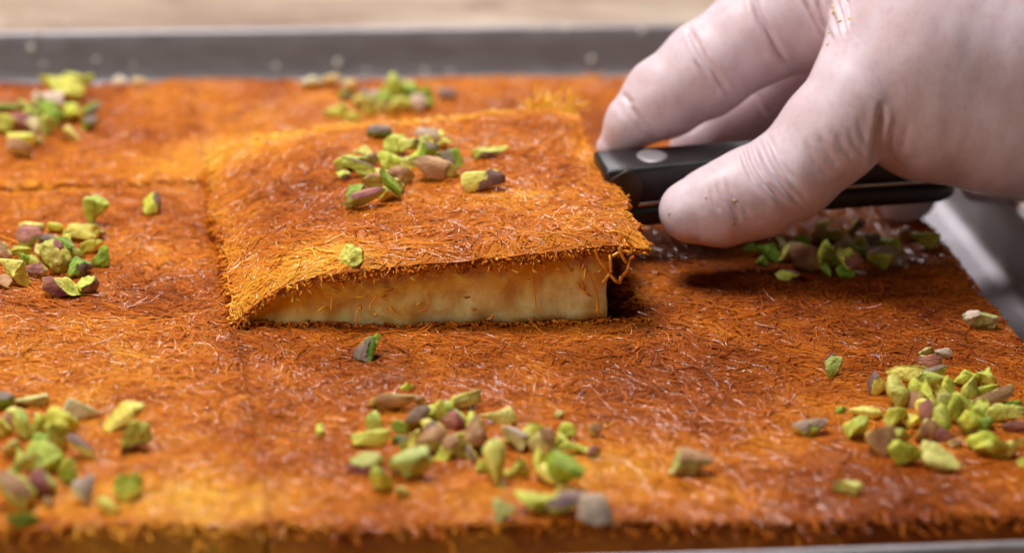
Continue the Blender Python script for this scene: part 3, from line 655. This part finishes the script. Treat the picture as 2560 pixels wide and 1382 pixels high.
# ------------------------------------------------------------------ chopped pistachios
# look codes: L lime, G deep green, Y pale yellow-green, P purple skin, B tan-brown skin, T pale husk; small letter = side the skin faces
PILES = {
 'on the lifted pastry': ('lift', '''955 332 58 28 -5 Gu;904 376 42 20 0 Y;872 400 60 32 25 L;913 396 55 28 0 Pc;904 427 90 32 -20 Lu;852 435 38 26 0 Lr;962 401 70 42 8 L;1011 368 75 45 30 Yr;1017 401 60 36 0 Y;1060 381 55 50 80 Gc;
 1072 332 62 40 -20 Tc;1115 355 50 32 0 Y;1130 387 75 45 -35 Gc;1208 378 100 30 12 Lr;1098 425 110 45 -12 Bc;1214 450 98 50 18 Yr;973 450 78 30 -35 G;1011 442 65 40 -30 Bc;942 456 60 40 0 Bc;878 477 50 45 60 Gr;910 497 95 32 18 Pc;
 956 488 50 32 0 Y;978 477 22 18 0 T;872 633 62 52 90 Yr;1083 372 25 20 0 L;1063 355 35 26 0 Yu;1090 345 38 26 10 Y'''),
 'in the left pile beside the cut': ('tray', '''73 562 62 32 0 Y;64 597 65 50 0 Pu;137 565 35 28 0 L;187 587 95 45 -5 Y;246 581 28 25 0 B;228 610 50 40 0 L;123 606 45 30 0 Gc;160 615 55 35 0 G;253 629 62 48 100 G;105 631 50 38 20 Y;
 87 647 45 28 -20 L;150 658 55 45 30 Y;145 645 50 20 10 L;198 656 60 50 60 Gr;9 629 42 40 0 Bc;36 667 75 68 -10 Yd;105 681 80 32 -5 Pc;130 713 115 45 0 Pc;210 711 50 45 50 Lr;9 715 45 42 0 Bc;50 622 50 30 0 L;175 622 60 34 0 L'''),
 'in the far left pile': ('tray', '''182 194 60 28 0 L;216 198 38 26 0 L;161 225 115 48 -15 Y;128 258 55 42 0 Tc;18 265 75 24 0 G;64 264 35 30 0 Bc;91 243 35 18 90 T;15 300 60 50 0 L;58 307 55 35 0 Pc;188 277 60 40 0 L;225 280 55 30 20 Gc;
 131 298 45 35 0 Gc;112 316 50 40 90 Bc;173 328 48 36 0 Y;219 316 50 32 25 Gc;58 340 72 44 0 Y;46 371 65 40 0 Bc;100 352 22 20 0 T;150 282 40 34 0 L;85 285 45 35 0 L'''),
 'in the far centre pile': ('tray', '''862 234 40 25 0 Gc;978 222 65 55 20 L;1028 225 40 35 0 L;1069 230 50 42 0 G;1122 240 48 27 0 Yc;906 250 50 40 0 Y;934 243 28 26 0 T;834 278 45 25 0 Y;859 272 32 24 0 L;887 287 45 28 0 L;987 268 42 40 0 Y;
 1034 262 45 38 0 Tc;1069 258 32 26 0 G;950 262 36 30 0 Bc;1010 250 36 30 0 L'''),
 'under the handle': ('tray', '''1922 626 65 50 90 G;1962 620 45 35 80 Tc;2000 595 42 38 0 G;2014 648 65 60 0 Bc;2053 567 40 35 0 Y;2050 592 45 35 90 Bc;2069 629 60 45 100 L;2103 592 60 30 0 Yc;2106 617 46 44 0 Tc;2116 664 50 40 90 G;2069 676 36 28 0 G;
 2166 601 52 42 0 Gc;2209 601 55 35 0 L;2237 614 45 28 90 L;2200 661 74 68 0 Lc;2162 632 34 28 0 T;2275 592 46 40 0 Bc;2322 592 62 46 -20 L;2144 682 35 8 -20 T;1881 617 40 22 0 G;2137 567 40 34 0 Yc;1900 655 34 26 0 G'''),
 'in the near left pile': ('tray', '''7 1012 50 45 90 Gc;28 1023 36 34 0 Y;81 1005 80 34 0 Bc;186 1016 115 46 5 Tc;63 1065 62 52 80 Pc;105 1055 50 40 90 L;148 1055 70 55 -20 L;7 1062 50 40 90 Y;25 1128 50 46 60 Bc;95 1107 55 40 0 G;130 1136 110 72 5 L;
 200 1125 88 36 -45 Yc;53 1160 76 30 30 Bc;56 1199 52 48 0 L;123 1213 80 70 20 Pc;179 1181 60 50 0 G;207 1230 78 48 60 Tc;32 1237 100 72 -40 Bc;56 1294 70 36 0 G;116 1258 28 22 0 B;30 1180 50 40 0 G;160 1160 50 44 0 L'''),
 'in the near centre pile': ('tray', '''1015 962 36 26 0 L;971 995 105 46 8 Bc;1052 1003 30 26 0 B;930 1060 60 46 -50 Lc;918 1096 100 42 10 L;995 1100 28 22 0 G;926 1149 100 58 45 Pl;1020 1145 92 66 20 Pc;958 1194 55 50 0 L;1048 1162 66 42 20 L;1001 1222 34 32 0 Y;
 1093 1019 80 38 25 L;1166 999 75 28 15 Y;1052 1048 60 50 0 Lc;1085 1068 60 58 90 Y;1040 1096 50 35 90 Y;1085 1113 76 62 70 Bc;1146 1048 66 40 0 Pc;1190 1072 85 40 75 Bc;1243 1040 80 40 0 Bc;1154 1088 40 36 0 L;1142 1121 56 52 0 Bc;
 1247 1137 150 58 97 Yd;1280 1080 50 30 90 L;1320 1088 76 50 0 Y;1345 1113 76 60 10 Bc;1406 1100 60 44 -35 L;1446 1121 100 35 -10 L;1491 1133 32 28 0 P;1430 1080 56 38 0 L;1487 1076 32 30 0 B;1300 1162 55 38 90 L;1357 1178 86 48 -55 Y;
 1414 1170 90 68 -30 G;1182 1141 50 30 90 Yc;1207 1165 36 32 0 L;1333 1247 100 60 15 L;1251 1273 60 54 0 Pr;1406 1273 98 68 0 Yu;1500 1257 90 82 0 Tc;1212 1108 50 36 90 G'''),
 'in the near right pile': ('tray', '''2318 878 38 25 0 B;2354 883 42 22 0 T;2328 907 62 38 0 Pc;2287 931 115 40 -5 Y;2335 957 115 46 0 Pc;2201 969 65 45 90 Yl;2239 981 82 46 110 Y;2313 979 66 54 0 L;2297 1007 55 40 90 Y;2368 969 70 36 80 L;2416 1003 75 34 -50 L;
 2416 948 70 38 0 L;2459 938 50 48 0 L;2445 974 82 32 12 L;2479 998 105 38 25 Bc;2522 1012 60 32 15 G;2167 1022 72 38 -10 Y;2244 1036 56 50 0 L;2378 1012 66 38 -30 Bc;2335 1034 60 58 60 Pl;2134 1065 56 48 0 L;2143 1079 50 44 0 Pc;
 2191 1094 95 80 -60 Bc;2249 1084 50 48 0 L;2306 1079 70 50 0 Bc;2268 1127 76 54 0 L;2340 1156 92 66 -35 Y;2352 1089 40 34 0 P;2426 1055 76 46 0 L;2464 1060 50 44 90 G;2455 1094 80 58 0 L;2478 1118 70 44 0 L;2526 1113 58 54 0 Y;
 2507 1036 90 38 0 Y;2526 1065 70 30 0 Pc;2392 1115 38 30 0 B;2545 1027 32 26 0 Y;2557 1156 24 20 0 L;2290 1048 46 38 0 Y'''),
}
STRAY = [(228, 524, 72, 52, 40, 'L', 'triangular lime pistachio chip, left one of the pair beyond the left pile'), (371, 515, 62, 46, 65, 'Lr', 'upright green pistachio chip with brown skin, right of a pair beyond the left pile'),
 (922, 873, 70, 58, 80, 'Gl', 'lone deep green pistachio chip on the crust just below the lifted piece'), (804, 1075, 32, 24, 80, 'L', 'tiny lime pistachio crumb left of the near centre pile'),
 (295, 1051, 120, 46, 48, 'Y', 'long yellow-green pistachio sliver right of the near left pile, left one of two'), (345, 1069, 112, 62, 35, 'Yd', 'broad yellow-green pistachio half right of the near left pile, right one of two'),
 (302, 1209, 85, 65, 10, 'L', 'lime pistachio lump at the right foot of the near left pile'), (267, 1262, 62, 30, -22, 'Y', 'small yellow pistachio chip nearest the lens at lower left'),
 (1721, 1164, 90, 62, -15, 'Bu', 'lone pistachio end with orange-tan skin between the two near piles'), (1402, 1037, 26, 18, 0, 'T', 'tiny pale flake just behind the near centre pile'),
 (1969, 697, 52, 32, -5, 'Lu', 'single lime pistachio chip lying in front of the pile under the handle'), (2462, 797, 92, 40, 0, 'Tl', 'whitish husk covered pistachio chip at the right pastry edge'),
 (2083, 931, 62, 56, 40, 'Pu', 'purple and tan skinned chip standing alone left of the near right pile'), (2100, 1023, 22, 17, 0, 'G', 'tiny green crumb left of the near right pile'),
 (2019, 1077, 92, 46, 25, 'Lu', 'lime chip with a purple skinned top, lying well left of the near right pile'), (2119, 1208, 62, 46, 0, 'Y', 'round yellow-green chip below the near right pile')]
GREEN = {'L': [(.34, .42, .015), (.74, .74, .10)], 'G': [(.10, .24, .008), (.34, .46, .03)], 'Y': [(.56, .50, .03), (.90, .80, .17)],
         'P': [(.42, .52, .05), (.66, .64, .14)], 'B': [(.46, .48, .07), (.70, .60, .17)], 'T': [(.56, .56, .14), (.76, .66, .30)]}
SKIN = {'P': [(.20, .04, .06), (.60, .24, .15)], 'B': [(.34, .14, .05), (.76, .45, .22)], 'T': [(.58, .40, .30), (.82, .66, .52)],
        'L': [(.22, .12, .08), (.40, .28, .18)], 'G': [(.17, .11, .08), (.40, .30, .22)], 'Y': [(.12, .05, .07), (.36, .22, .15)]}
_ico = {}
def ico(sub):
    if sub not in _ico:
        bm = bmesh.new(); bmesh.ops.create_icosphere(bm, subdivisions=sub, radius=1)
        bm.verts.ensure_lookup_table(); _ico[sub] = (np.array([v.co[:] for v in bm.verts]), np.array([[v.index for v in f.verts] for f in bm.faces])); bm.free()
    return _ico[sub]
def zlift(x, y):
    u = (x+.3*((x-XL)/(XR-XL))-XL)/(XR-XL); return .8*H(x, y)+lift(u)
def ground(px, py, where, rest):
    z = 1.2 if where == 'lift' else 0.
    for _ in range(14):
        p = atz(px, py, z+rest); z = float(zlift(p[0], p[1])) if where == 'lift' else float(H(p[0], p[1]))
        if where == 'lift': z = min(z, 2.3)
    return atz(px, py, z+rest)
PLACED = []
def nut(px, py, a_px, b_px, ang, code, where, seed, sub, px_pile=True):
    g = np.random.default_rng(seed*13+5)
    k = 124.
    a, b = a_px*1.28/2/k, b_px*1.36/2/k; c = b*g.uniform(.7, .95)
    t = math.radians(ang)
    rest = (abs(math.sin(t))*a*.75+abs(math.cos(t))*b)*.80
    p = ground(px, py, where, rest)
    k = ppu(p); a, b, c = a*124/k, b*124/k, c*124/k
    gy = np.array([0, 1, 0.])
    A = math.cos(t)*RT+math.sin(t)*(.85*UP+.3*gy); A /= np.linalg.norm(A)
    Cc = CAM-p; Cc = Cc-A*(Cc @ A); Cc /= np.linalg.norm(Cc); B = np.cross(Cc, A)
    D, F = ico(sub)
    # chunk: pointed ellipsoid cut by a few planes, then crumbled
    V = D*np.array([a, b, c])
    tp = g.uniform(.0, .45)*g.choice([-1, 1]); V[:, 1:] *= (1-tp*V[:, :1]/a)
    V[:, 2] += g.uniform(-.25, .25)*c*(V[:, 0]/a)**2
    sk = code[1] if len(code) > 1 else ''
    if not sk and code[0] in 'PBT': sk = 'c'
    sd = {'c': (g.uniform(-.5, .5), .35, .9), 'u': (.1, 1, .3), 'd': (0, -1, .1), 'l': (-.95, .1, .4), 'r': (.95, -.1, .4), '': (0, -.6, -1)}[sk]
    sd = np.array(sd); wd = np.array([sd[0]*math.cos(t)+sd[1]*math.sin(t), -sd[0]*math.sin(t)+sd[1]*math.cos(t), sd[2]]); wd /= np.linalg.norm(wd)
    cut = np.zeros(len(V)); ncut = g.integers(7, 12) if a_px > 28 else 2
    for j in range(ncut):
        nrm = g.normal(0, 1, 3); nrm /= np.linalg.norm(nrm)
        if nrm @ wd > .55: nrm -= wd*(nrm @ wd)*1.4; nrm /= np.linalg.norm(nrm)
        if j == 0 and a_px > 80: nrm = np.array([g.choice([-1, 1])*.9, g.uniform(-.5, .5), g.uniform(-.3, .3)]); nrm /= np.linalg.norm(nrm)
        sup = np.linalg.norm(nrm*np.array([a, b, c])); d = sup*g.uniform(.18, .62)
        e = V @ nrm-d; m = e > 0
        V[m] -= nrm*(e[m, None]*g.uniform(.88, 1.0)); cut = np.maximum(cut, np.clip(e/(.12*sup), 0, 1))
    s = min(a, b)
    nn = noise(V/s+seed*3.1, 1.0, 81); n2_ = noise(V/s+seed, 2.6, 82); n3_ = noise(V/s+seed, 5.5, 83)
    V = V+D*((.09*nn+.11*n2_*(0.4+cut*.8)+.055*n3_)*s)[:, None]
    ext = np.abs(V).max(0); V[:, 0] *= a*1.0/ext[0]; V[:, 1] *= b*1.0/ext[1]
    zmin = float((V @ np.stack([A, B, Cc], 1).T)[:, 2].min())      # let the lowest corner touch what it lies on
    p = ground(px, py, where, -zmin-.035)
    ray_ = (CAM-p)/np.linalg.norm(CAM-p)
    if px_pile:
        for it in range(5):
            if not any(np.linalg.norm(q-p) < .38*(ra+(a+b)/2) for q, ra in PLACED): break
            p = p+ray_*.13
    PLACED.append((p, (a+b)/2))
    nrmD = D*np.array([1/a, 1/b, 1/c]); nrmD /= np.linalg.norm(nrmD, axis=1)[:, None]
    skm = (nrmD @ wd+.30*n2_+.25*nn > ({'': .70}.get(sk, .30))).astype(float)*(cut < .5)
    g0, g1 = [np.array(v) for v in GREEN[code[0]]]
    mix = np.clip(.35+.45*cut+.45*nn+.25*n3_, 0, 1)[:, None]
    tint = g.uniform(.85, 1.15)*np.array([g.uniform(.9, 1.08), 1, g.uniform(.7, 1.3)])
    col = (g0*(1-mix)+g1*mix)*tint
    s0, s1 = [np.array(v) for v in SKIN[code[0]]]
    mx = np.clip(.45+.6*noise(V/s+seed, 1.6, 84)+.3*n3_, 0, 1)[:, None]
    scol = (s0*(1-mx)+s1*mx)*g.uniform(.85, 1.15)
    R = np.stack([A, B, Cc], 1)                     # local -> world
    fm = skm[F].mean(1) > .5
    obs = []
    def sub_mesh(sel, cc, off):
        Fs = F[sel]; ids = np.unique(Fs); mp = -np.ones(len(V), int); mp[ids] = np.arange(len(ids))
        return (V+D*off)[ids], mp[Fs], cc[ids]
    v, f, cc = sub_mesh(np.ones(len(F), bool), col, 0.)
    root = mesh('pistachio_piece', v, f, mNut, None, (0, 0, 0), cc)
    M = Matrix.Identity(4)
    for i in range(3):
        for j in range(3): M[i][j] = R[i, j]
        M[i][3] = p[i]*S
    root.matrix_world = M
    if fm.sum() > 12 and a_px > 26:
        v, f, cc = sub_mesh(fm, scol, .013+.02*s)
        sk_ = mesh('skin', v, f, mSkin, root, (0, 0, 0), cc)
    return root, bool(fm.sum() > 40)
CW = {'L': ['lime green', 'bright green', 'fresh green'], 'G': ['deep green', 'dark green', 'leaf green'], 'Y': ['yellow-green', 'pale yellow-green', 'buttery green'], 'P': ['purple skinned', 'violet skinned', 'plum skinned'],
      'B': ['tan skinned', 'brown skinned', 'rusty skinned'], 'T': ['pale husked', 'pinkish beige', 'whitish tan']}
def shape_word(a, b):
    if a < 34: return 'crumb'
    if a/b > 2.1: return 'sliver'
    if a/b > 1.45: return 'chip'
    return 'chunk' if a > 48 else 'nugget'
ORD = ['first', 'second', 'third', 'fourth', 'fifth', 'sixth', 'seventh', 'eighth', 'ninth', 'tenth', 'eleventh', 'twelfth', 'thirteenth', 'fourteenth', 'fifteenth', 'sixteenth', 'seventeenth', 'eighteenth', 'nineteenth', 'twentieth', 'twenty-first', 'twenty-second']
sd_ = 1
SHORT = {'on the lifted pastry': 'on the lifted pastry', 'in the left pile beside the cut': 'of the middle left pile', 'in the far left pile': 'of the far left pile', 'in the far centre pile': 'of the far centre pile', 'under the handle': 'under the black handle', 'in the near left pile': 'of the near left pile', 'in the near centre pile': 'of the near centre pile', 'in the near right pile': 'of the near right pile'}
for pname, (where, txt) in PILES.items():
    L = []
    for item in txt.replace('\n', '').split(';'):
        q = item.split(); L.append((*[float(v) for v in q[:5]], q[5]))
    gf = np.random.default_rng(len(L)*7+1); cx_, cy_ = np.mean([l[0] for l in L]), np.mean([l[1] for l in L])
    for l in list(L)[::3]:                       # pieces wedged between the larger ones, towards the heart of the pile
        f_ = gf.uniform(.25, .5); x_ = l[0]+(cx_-l[0])*f_+gf.normal(0, 8); y_ = l[1]+(cy_-l[1])*f_+gf.normal(0, 5)
        if where == 'lift' and l[0] > 1180 or where == 'lift' and l[1] > 600: continue
        a_ = gf.uniform(38, 72); L.append((round(x_), round(y_), a_, a_*gf.uniform(.45, .8), gf.uniform(-80, 80), gf.choice(['L', 'Y', 'L', 'G', 'Y', 'Bc', 'Pr', 'Lu', 'Y', 'Tu'])))
    ys = sorted(l[1] for l in L); n = len(ys); y1, y2 = ys[n//3], ys[2*n//3]
    rows = {'back': [l for l in L if l[1] < y1], 'middle': [l for l in L if y1 <= l[1] < y2], 'front': [l for l in L if l[1] >= y2]}
    lab = {}
    for rn, rl in rows.items():
        rl.sort(key=lambda l: l[0])
        for i, l in enumerate(rl):
            pos = 'leftmost' if i == 0 else 'rightmost' if i == len(rl)-1 else ORD[i]+' from left'
            lab[l] = '%s %s, %s in the %s row %s' % (CW[l[5][0]][int(l[0]+l[1]) % 3], shape_word(l[2], l[3]), pos, rn, SHORT[pname])
    mx_, my_ = np.mean([l[0] for l in L]), np.mean([l[1] for l in L])
    L.sort(key=lambda l: -((l[0]-mx_)/130)**2-((l[1]-my_)/60)**2)
    fine = where == 'lift' or 'left pile beside' in pname
    for l in L:
        o, _ = nut(*l[:5], l[5], where, sd_, 4 if fine and l[2] > 40 else 3); sd_ += 1
        tag(o, lab[l], 'pistachio', 'chopped pistachio pieces')
for l in STRAY:
    o, _ = nut(*l[:5], l[5], 'tray', sd_, 4 if l[2] > 50 else 3, False); sd_ += 1
    tag(o, l[6], 'pistachio', 'chopped pistachio pieces')

# ------------------------------------------------------------------ crumbs and splashes on the tray
CR_ = [(300, 200, 40, (.72, .62, .45), 'pale cheese crumb on the far pastry edge, left one'), (350, 201, 34, (.70, .55, .30), 'pale golden crumb on the far pastry edge, right of the left cheese crumb'),
       (780, 204, 56, (.80, .72, .58), 'white cheese lump on the far pastry edge behind the lifted piece'), (826, 198, 50, (.74, .50, .20), 'golden pastry lump on the far edge between two cheese lumps'), (873, 208, 44, (.78, .52, .20), 'yellow pastry lump on the far edge nearest the far centre pile')]
for i, (px, py, wpx, col, lb) in enumerate(CR_):
    p = atz(px, py, .12); D, F = ico(3); s = wpx/2/ppu(p)
    V = D*np.array([s, s*.6, s*.38]); V = V+D*(.3*noise(D+i*4, 1.5, 91)*s)[:, None]
    o = mesh('crumb', V, F, mCheese, None, (0, 0, 0), np.array(col)*np.ones((len(V), 3))); o.location = Vector(p)*S
    tag(o, lb, 'crumb')
g = np.random.default_rng(5)
DR = [(78, 122), (108, 160), (145, 178), (240, 150), (334, 163), (488, 185), (560, 188), (845, 158), (915, 178), (985, 184), (1064, 180), (1125, 182), (1355, 70), (1415, 74), (1605, 78), (172, 62), (95, 86), (20, 88), (300, 186), (1060, 176), (690, 168), (1240, 186), (1480, 150), (40, 178)]
for i, (px, py) in enumerate(DR):
    yw = 14.93+.034*atz(px, py, 0)[0]; p = aty(px, py, yw-.05); D, F = ico(2); s = g.uniform(.05, .09)
    o = mesh('syrup_drop', D*np.array([s, s*.6, s*g.uniform(.9, 1.5)]), F, mDrop, tray); o.location = Vector(p)*S
# flecks of syrup and nut dust stuck to the glove
for i, (px, py, sz, col) in enumerate([(2083, 18, .05, 0), (2087, 32, .06, 0), (2094, 44, .05, 0), (2100, 55, .05, 0), (2126, 48, .045, 0), (2072, 82, .03, 1), (2070, 112, .035, 1), (1944, 77, .025, 1), (1836, 501, .03, 1), (1833, 559, .025, 2), (1673, 534, .035, 1), (1878, 516, .02, 2), (1805, 168, .03, 1), (2265, 447, .03, 1), (1765, 495, .02, 2), (2190, 462, .02, 1)]):
    d = ray(px, py); d = d/np.linalg.norm(d); t = np.linspace(40, 75, 2400); v = hand_sdf(CAM+d*t[:, None]); k = np.argmax(v < .0)
    if v[k] >= 0: continue
    p = CAM+d*t[k]; D, F = ico(2); V = D*sz*np.array([1, .8, .8])+D*(.3*noise(D+i, 2, 92)*sz)[:, None]
    c = [(.72, .38, .10), (.62, .50, .16), (.22, .34, .05)][col]
    o = mesh('fleck', V, F, mCheese, hand, (0, 0, 0), np.array(c)*np.ones((len(V), 3))); o.location = Vector(p-HO)*S
